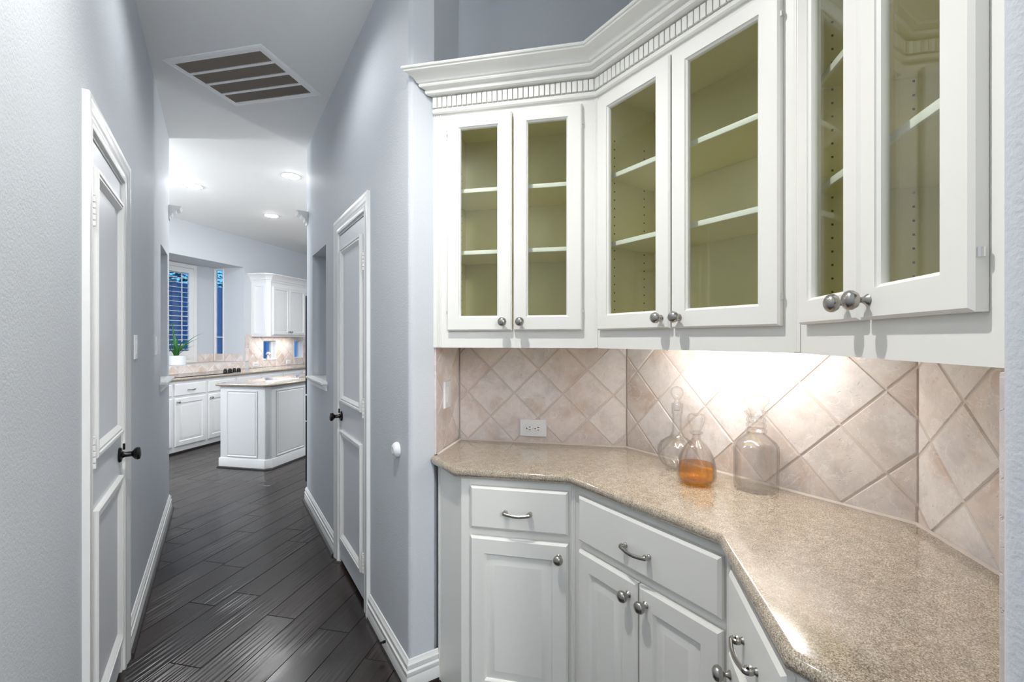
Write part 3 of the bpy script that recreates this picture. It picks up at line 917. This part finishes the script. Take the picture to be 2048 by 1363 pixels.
# tall ring-necked one
decanter(1.436, .792, 'tall straight crystal decanter with ringed neck and flat disc stopper',
         [(0, 0), (.060, 0), (.0635, .003), (.0640, .012), (.0645, .060), (.0655, .125), (.0645, .137), (.056, .150), (.042, .162), (.031, .172), (.0265, .176), (.031, .182), (.031, .188), (.0255, .192), (.029, .198), (.029, .205), (.0245, .209), (.028, .215), (.028, .223), (.0245, .227), (.0285, .234), (.034, .242), (.033, .246)],
         [(0, .215), (.014, .215), (.0185, .2465), (.022, .252), (.026, .262), (.034, .270), (.0375, .276), (.0375, .290), (.0355, .2935), (0, .2935)], 72, (.012, 9, .01, .135), (.02, 12, .27, .30), None, .005, .014)

# ================================================================== kitchen
# walls: K wall with bay opening and two small windows
BX0, BX1, BZ0, BZ1, BD = -.35, 1.225, 1.03, 2.545, .575
SW = [(1.63, 1.94, 1.035, 1.372), (2.40, 2.66, 1.035, 1.372)]
KTH = .14
g = G(FK); grid_wall(g, -4.2, 7.2, 0, CEIL, KTH, [(BX0, BX1, BZ0, BZ1)] + SW)
wall_k = struct(g.obj('wall_kitchen', M_WALL), 'blue-grey kitchen wall with the bay window recess')
NW = (.375, .555, 1.035, 2.53)          # narrow side window (depth range, z range)
SWIN = (.07, .77, 1.10, 2.47)             # shuttered window opening on the bay back wall
g = G(FK @ Matrix.Translation((0, BD, 0))); grid_wall(g, BX0 - .1, BX1, BZ0 - .1, BZ1 + .15, .1, [(-.30, .885, 1.10, 2.47)])
bay_back = struct(g.obj('wall_bay_back', M_WALL), 'blue-grey back wall of the bay window')
FS = FR(kpt(BX1, BD), (S, -S))            # right side wall of the bay; local x from back to front
g = G(FS); grid_wall(g, 0, BD - KTH, BZ0 - .1, BZ1 + .1, .04, [(BD - NW[1], BD - NW[0], NW[2], NW[3])])
bay_side = struct(g.obj('wall_bay_right', M_WALL), 'blue-grey side wall of the bay window')
g = G(FK); g.box(BX0 - .1, BX0, KTH, BD, BZ0 - .1, BZ1 + .1); struct(g.obj('wall_bay_left', M_WALL))
g = G(FK); g.box(BX0, BX1, KTH + .0005, BD - .0005, BZ1, BZ1 + .06); struct(g.obj('wall_bay_soffit', M_WALL), 'blue-grey soffit over the bay window')
g = G(FK); g.box(BX0, BX1, .0005, BD - .0005, BZ0 - .06, BZ0 - .0005); led = struct(g.obj('wall_bay_ledge', M_GROUT), 'tiled ledge of the bay window')
# hall-end returns and the far right kitchen wall
g = G(); g.box(-3.6, XL - TH, 4.5, 4.62, 0, CEIL); struct(g.obj('wall_kitchen_near_left', M_WALL))
g = G(); g.box(XR + TH, 4.6, 4.1, 4.22, 0, CEIL); struct(g.obj('wall_kitchen_near_right', M_WALL))
g = G(); g.box(4.5, 4.6, 4.22, 12.7, 0, CEIL); struct(g.obj('wall_kitchen_right', M_WALL))

# kitchen tiles
TK = FK @ Matrix.Translation((0, -.010, 0))
def krect(x0, x1, z0, z1, node=(1.30, 1.26), h=.108):
    grout(wall_k, TK, x0, x1, z0, z1); tiles(wall_k, TK, x0, x1, z0, z1, node, h, h, .008)
krect(-.75, BX1 + .03, .915, BZ0 - .002, (.0, 1.02), .108)
krect(BX1 + .10, 1.63, .915, 1.47); krect(1.63, 1.94, 1.372, 1.47); krect(1.63, 1.94, .915, 1.035); krect(1.94, 2.40, .915, 1.47); krect(2.40, 2.66, 1.372, 1.47); krect(2.40, 2.66, .915, 1.035); krect(2.66, 3.1, .915, 1.47)
for z in (1.035, 1.255):
    g = G(TK); g.box(BX1 + .032, BX1 + .097, -.002, .0095, z + .002, z + .213, .003); g.obj('border_tile', M_TILE, wall_k)
TB = FK @ Matrix.Translation((0, BD - .010, 0))
grout(bay_back, TB, BX0, BX1, BZ0 + .0005, 1.155); tiles(bay_back, TB, .89, BX1 - .012, BZ0, 1.155, (.95, 1.155), .108, .108, .008)
TS = FR(kpt(BX1 - .010, BD - .011), (S, -S))
grout(bay_side, TS, 0, BD - .02, BZ0 + .0005, 1.155); tiles(bay_side, TS, .22, BD - .02, BZ0, 1.155, (.42, 1.05), .108, .108, .008)

# windows
def framed(name, M, x0, x1, z0, z1, yf, label, bars=(), fw=.03, fd=.05, mat=M_TRIM):
    e = bpy.data.objects.new(name, None); COL.objects.link(e); e.matrix_world = M; struct(e, label)
    g = G(); g.loops(x0, x1, z0, z1, [(0, yf + fd), (0, yf), (fw, yf), (fw + .006, yf + .012), (fw + .006, yf + fd)], cap=False); g.obj('window_frame', mat, e)
    g = G(); g.box(x0 + fw + .0005, x1 - fw - .0005, yf + .024, yf + .028, z0 + fw, z1 - fw); g.obj('glass_pane', M_WPANE, e, False)
    for z in bars:
        g = G(); g.box(x0 + fw + .006, x1 - fw - .006, yf + .008, yf + .022, z - .006, z + .006); g.obj('glazing_bar', mat, e)
    return e
win1 = framed('window_1', FK, -.295, .88, 1.105, 2.465, BD + .045, 'bay window with white plantation shutter', (1.74,), .03)
# shutter frame and louvres on the room side of the back wall
g = G(FK); g.M = Matrix()
g.loops(-.36 + .03, .892, 1.03 + .002, 2.53, [(0, BD - .0005), (0, BD - .028), (.05, -0 + BD - .028), (.055, BD - .02), (.055, BD - .0005)], cap=False); g.obj('shutter_frame', M_TRIM, win1)
for x0, x1 in ((.295, .835), (-.272, .289)):
    g = G(); g.loops(x0, x1, 1.09, 2.472, [(0, BD - .001), (0, BD - .026), ((.045, .078, .125, .075), BD - .026), ((.045, .078, .125, .075), BD - .001)], cap=False); pn = g.obj('shutter_panel', M_TRIM, win1)
    n = 17
    for k in range(n):
        z = 1.24 + k * (2.385 - 1.24) / (n - 1)
        g = G(Matrix.Translation((0, BD - .013, z)) @ Matrix.Rotation(.10, 4, 'X')); g.box(x0 + .046, x1 - .079, -.030, .030, -.0035, .0035, .002); g.obj('louvre', M_TRIM, pn)
    g = G(); xm = (x0 + .045 + x1 - .078) / 2 + .07; g.box(xm - .007, xm + .007, BD - .052, BD - .044, 1.25, 2.38, .002); g.obj('tilt_rod', M_TRIM, pn)
framed('window_2', FS, BD - NW[1], BD - NW[0], NW[2], NW[3], -.012, 'tall narrow window in the side of the bay', (1.425,), .014, .045)
for k, (a, b, c, d) in enumerate(SW):
    framed('window_%d' % (3 + k), FK, a, b, c, d, .06, ('small window in the tiled backsplash with a flower in it', 'small window in the tiled backsplash by the wall end')[k], (), .016, .06)
    g = G(FK); g.loops(a, b, c, d, [(0, .06), (0, -.014), (.004, -.014), (.004, .06)], cap=False, back=False); g.obj('window_reveal_%d' % k, M_TRIM)
    o = bpy.data.objects['window_reveal_%d' % k]; o.name = 'trim_%d' % (5 + k); struct(o, ('white reveal round the small backsplash window with the flower', 'white reveal round the small backsplash window by the wall end')[k])

# kitchen base cabinets
KY = -.60
xs = [-.99, -.515, -.045, .425, .895, 1.365, 1.835, 2.305]
klab = ['white kitchen base cabinet cut off by the left hall wall', 'white kitchen base cabinet with silver drawer pull beside the left hall wall', 'white kitchen base cabinet just left of the island',
        'white kitchen base cabinet first one hidden behind the island', 'white kitchen base cabinet behind the island, under the bay corner', 'white kitchen base cabinet behind the island, under the flower window', 'white kitchen base cabinet behind the island, at the wall end']
for i, (a, b) in enumerate(zip(xs, xs[1:])):
    M = FK @ Matrix.Translation((a, KY, 0)); L = b - a
    t = base_unit(M, L, [(0, 0), (L - .0005, 0), (L - .0005, -KY - .0125), (0, -KY - .0125)], (.018, L - .018), [(.018, L - .018, .05)], klab[i], 'kitchen_base_cabinet', 'kitchen base cabinets', M_KCAB, True, .8795, (), (.70, .845), (.085, .672))
    g = G(); g.box(0, L - .0005, -.012, -.0002, .001, .022, .003); g.obj('shoe_moulding', M_SHOE, t)
kf = [kpt(-1.05, -.635), kpt(3.0, -.635)]
kt = tag(top_slab(kf, [kpt(3.0, -.011), kpt(-1.05, -.011)], CT, .034, 'kitchen_countertop', M_GRANITE), 'long granite countertop along the kitchen wall', 'countertop')

# cooktop with four knobs
t = thing('cooktop', FK @ Matrix.Translation((.0, -.33, CT + .0004)), 'black glass cooktop with four knobs on the kitchen counter', 'cooktop')
g = G(); g.box(-.62, .42, -.24, .22, 0, .008, .003); g.obj('glass_plate', M_BLACKGLASS, t)
for k in range(4):
    g = G(Matrix.Translation((.36 + .078 * k - .0, -.17, .0003))); g.lathe([(0, 0), (.031, 0), (.031, .006), (.026, .010), (.025, .044), (.022, .050), (0, .051)], 20); g.box(-.004, .004, -.024, .024, .051, .062, .002); g.obj('control_knob', M_BLACKGLASS, t)
    g = G(Matrix.Translation((.36 + .078 * k, -.17, .0003))); g.lathe([(.0335, 0), (.0335, .004), (.0315, .004), (.0315, 0)], 20); g.obj('knob_ring', M_CHROME, t)

# potted plant on the bay ledge
t = thing('potted_plant', FK @ Matrix.Translation((.235, .20, BZ0)), 'spiky green plant in a white pot on the bay ledge', 'plant')
g = G(); g.lathe([(0, 0), (.105, 0), (.112, .004), (.134, .125), (.134, .132), (.122, .132), (.118, .118), (0, .118)], 32); g.obj('pot', M_POT, t)
g = G(); g.lathe([(0, .1185), (.1165, .1185), (.1165, .1195), (0, .124)], 20); g.obj('soil', M_SHOE, t)
rr = random.Random(3)
leaves = [(0.0, .44, .34), (.12, .42, .26), (-.35, .20, .24), (1.5, .06, .50), (2.0, .12, .34), (2.7, .18, .22), (3.2, .20, .18), (-1.0, .18, .22), (-1.6, .14, .24), (.8, .15, .24), (-.6, .22, .16), (3.9, .18, .16), (4.6, .12, .2), (1.0, .05, .30), (5.2, .2, .14), (.45, .2, .16), (2.3, .05, .26), (-.1, .16, .22), (4.2, .08, .26)]
for a, reach, hgt in leaves:
    g = G(); n = 8; ring = []
    for k in range(n + 1):
        u = k / n
        r = .02 + reach * (u ** 1.2); z = .12 + hgt * math.sin(u * 1.35) ** .9
        wd = .014 * (1 - u) ** .6 * (.6 + .4 * min(1, u * 4)) + .0008
        px, py = r * math.cos(a), r * math.sin(a); nx, ny = -math.sin(a), math.cos(a)
        ring.append([g.v(px + nx * wd, py + ny * wd, z + .006 * (1 - u)), g.v(px, py, z - .004 * (1 - u)), g.v(px - nx * wd, py - ny * wd, z + .006 * (1 - u)), g.v(px, py, z + .004 * (1 - u))])
    for p_, q_ in zip(ring, ring[1:]):
        for k in range(4): g.f([p_[k], p_[(k + 1) % 4], q_[(k + 1) % 4], q_[k]])
    g.f(ring[0]); g.f(ring[-1][::-1])
    g.obj('leaf', M_LEAF, t)

# kitchen wall cabinet
UX0, UX1, UD = 1.385, 2.34, .33
t = thing('kitchen_wall_cabinet', FK, 'white kitchen wall cabinet with crown moulding over the flower window', 'cabinet')
g = G(); g.prism([(UX0, -.0005), (UX0, -UD + .045), (UX0 + .045, -UD), (UX1, -UD), (UX1, -.0005)], 1.432, 2.36); g.obj('cabinet_box', M_KCAB, t)
g = G(FR((UX0 - .0, -.004), (0, -1)));
g.loops(.02, UD - .065, 1.46, 2.30, [(0, -.0002), (0, -.004), (.004, -.006), (.045, -.006), (.050, -.001), (.052, -.0006)]); g.obj('side_panel', M_KCAB, t)
for a, b, kx in ((1.468, 1.852, 1.83), (1.858, 2.262, 1.885)):
    g = G(Matrix.Translation((0, -UD, 0))); raised(g, a, b, 1.462, 2.262, .05, .055); d = g.obj('door', M_KCAB, t)
    link('knob', KNOB_ME, d, Matrix.Translation((kx, -UD - .0205, 1.515)))
KCR = [(-.001, 2.33), (.010, 2.33), (.012, 2.352), (.026, 2.362), (.030, 2.385), (.052, 2.412), (.066, 2.436), (.080, 2.444), (.083, 2.460), (-.001, 2.460)]
g = G(); g.sweep([(UX1, -UD), (UX0 + .045, -UD), (UX0, -UD + .045), (UX0, -.0005)][::-1], KCR); g.obj('crown', M_KCAB, t)
ku = lamp('kitchen_under_light', (*kpt(1.86, -.18), 1.425), 2.6, .8, (1, .96, .91), .06, (0, 0, PI / 4))
for x, z, lb in ((1.465, .972, 'white outlet on the kitchen backsplash left of the flower window'), (2.247, .978, 'white outlet on the kitchen backsplash between the two small windows')):
    o = thing('kitchen_outlet', TK @ Matrix.Translation((x, -.0015, z)), lb, 'outlet')
    g = G(); g.loops(-.055, .055, -.036, .036, [(0, .001), (0, -.005), (.003, -.007)]); g.obj('plate', M_PLATE, o)
    g = G(); g.box(-.032, -.004, -.0085, -.0072, -.012, .012, .001); g.box(.004, .032, -.0085, -.0072, -.012, .012, .001); g.obj('receptacles', M_GAP, o)
# flower in the small window
t = thing('flower_ornament', FK @ Matrix.Translation((1.79, .025, 1.0358)), 'pale pink flower in a small vase in the backsplash window', 'flower')
g = G(); g.lathe([(0, 0), (.026, 0), (.030, .004), (.022, .05), (.015, .075), (.018, .085), (0, .084)], 18); g.obj('vase', M_TILE, t)
mpet = MT('pale_petal').set(col=lin(236, 214, 216), rough=.5).m
pet = G(); pet.lathe([(0, 0), (.006, .008), (.010, .022), (.007, .032), (0, .038)], 8, Matrix.Diagonal((1, .3, 1, 1))); PET = pet.mesh('petal', mpet)
for k in range(16):
    th = math.acos(1 - 1.5 * (k + .5) / 16); ph = k * 2.4
    link('petal', PET, t, Matrix.Translation((0, 0, .105)) @ Matrix.Rotation(ph, 4, 'Z') @ Matrix.Rotation(th, 4, 'Y'))
g = G(); g.tube([(0, 0, .08), (0, 0, .115)], .004, 8); g.obj('stem', M_LEAF, t)

# island
IA = (.016, 5.875); IB = (.410, 5.481); IC = (.474, 5.481)
ILEN = 1.75
ID = (IC[0] + S * ILEN, IC[1] + S * ILEN); IE = (IA[0] + S * ILEN, IA[1] + S * ILEN)
t = thing('kitchen_island', Matrix.Translation((*IA, 0)), 'white panelled kitchen island with fluted corner post', 'island')
loc = lambda p: (p[0] - IA[0], p[1] - IA[1])
g = G(); g.prism([loc(p) for p in (IA, IB, IC, ID, IE)], 0, .8795); g.obj('island_body', M_KCAB, t)
FI = FR((0, 0), (S, -S)); LI = math.dist(IA, IB)
def ipanel(M, x0, x1, z0, z1):
    g = G(M); g.loops(x0, x1, z0, z1, [(0, -.0002), (0, -.009), (.006, -.009), (.016, -.002), (.020, -.002), (.026, -.007), (.028, -.007)]); g.obj('island_panel', M_KCAB, t)
ipanel(FI, .085, .468, .125, .835)
FI2 = FR(loc(IC), (S, S))
ipanel(FI2, .075, .53, .125, .835); ipanel(FI2, .62, 1.08, .125, .835)
g = G(); g.sweep([loc(p) for p in (IE, IA, IB, IC, ID)][::-1][::-1], [(0, 0), (.012, 0), (.012, .096), (.006, .108), (0, .110)]); g.obj('base_trim', M_KCAB, t)
g = G(); g.sweep([loc(p) for p in (IE, IA, IB, IC, ID)], [(.0121, 0), (.026, 0), (.024, .010), (.0121, .016)]); g.obj('shoe_moulding', M_SHOE, t)
FP = FR(loc(IB), (1, 0))
for k in range(5):
    g = G(FP); x = .006 + k * .0105; g.box(x, x + .0062, -.006, -.0002, .13, .83, .002, 2); g.obj('flute', M_KCAB, t)
def off(pts, o):
    P = [Vector(p) for p in pts]; n = len(P); out = []
    for i in range(n):
        d0 = (P[i] - P[i - 1]).normalized(); d1 = (P[(i + 1) % n] - P[i]).normalized()
        n0, n1 = Vector((d0.y, -d0.x)), Vector((d1.y, -d1.x)); m = (n0 + n1) / (1 + n0.dot(n1)); out.append(tuple(P[i] + m * o))
    return out
io = off([IA, IB, IC, ID, IE], .035)
tag(top_slab([io[4], io[0], io[1], io[2], io[3]], [tuple(Vector(io[3]) + Vector((-.001, .001))), tuple(Vector(io[4]) + Vector((.001, .001)))], CT, .034, 'island_countertop', M_GRANITE), 'granite top of the white kitchen island', 'countertop')

# black refrigerator edge behind the right hall wall
t = thing('refrigerator', FR((.686, 4.66), (S, -S)), 'black refrigerator edge showing past the right hall wall', 'refrigerator')
g = G(); g.box(.014, .46, .014, .80, .03, 1.79); g.obj('fridge_box', M_GAP, t)
for z0, z1 in ((.05, .612), (.622, .86), (.872, 1.80)):
    g = G(); g.box(0, .46, 0, .0135, z0, z1, .003); g.obj('fridge_panel', M_FRIDGE, t)
    g = G(); g.box(0, .0135, .0138, .80, z0, z1, .003); g.obj('fridge_side', M_FRIDGE, t)
g = G(); g.box(.02, .45, .02, .78, 0, .03); g.obj('fridge_foot', M_FRIDGE, t)

# ------------------------------------------------------------------ outside the bay: fence and tree
fe = thing('garden_fence', FK @ Matrix.Translation((0, 3.4, 0)), 'weathered board fence seen through the kitchen windows', 'fence')
bd = G(); bd.box(-.068, .068, 0, .02, 0, 2.62, .004); BOARD = bd.mesh('board', M_FENCE)
for k in range(62): link('board', BOARD, fe, Matrix.Translation((.9 + k * .142, 0, 0)))
g = G(); g.box(.8, 9.7, .021, .06, 1.6, 1.7); g.obj('fence_rail', M_FENCE, fe)
tr = thing('garden_tree', FK @ Matrix.Translation((3.4, 4.7, 0)), 'leafy tree behind the fence outside the bay window', 'tree')
g = G(); g.tube([(0, 0, 0), (.05, 0, 1.2), (0, .05, 2.4)], [.09, .07, .05], 10); g.obj('trunk', M_SHOE, tr)
g = G(); rr = random.Random(5)
for k in range(4200):
    a, b, r = rr.uniform(0, 2 * PI), rr.uniform(-1, 1), rr.random() ** .5
    c = Vector((2.6 * r * math.cos(a) * math.sqrt(1 - b * b), 1.0 * r * math.sin(a) * math.sqrt(1 - b * b), 3.2 + 1.1 * r * b))
    g.M = Matrix.Translation(c) @ Matrix.Rotation(rr.uniform(0, 6), 4, 'Z') @ Matrix.Rotation(rr.uniform(-1, 1), 4, 'X')
    s_ = rr.uniform(.05, .09)
    g.f([g.v(-s_, 0, 0), g.v(0, -s_ * .5, .01), g.v(s_, 0, 0), g.v(0, s_ * .5, .01)])
o = g.obj('foliage', M_LEAF, tr, False); o['kind'] = 'stuff'
g = G(); g.box(-14, 12, 5, 26, -.3, -.15)
gr = struct(g.obj('ground_outside', M_FENCE));
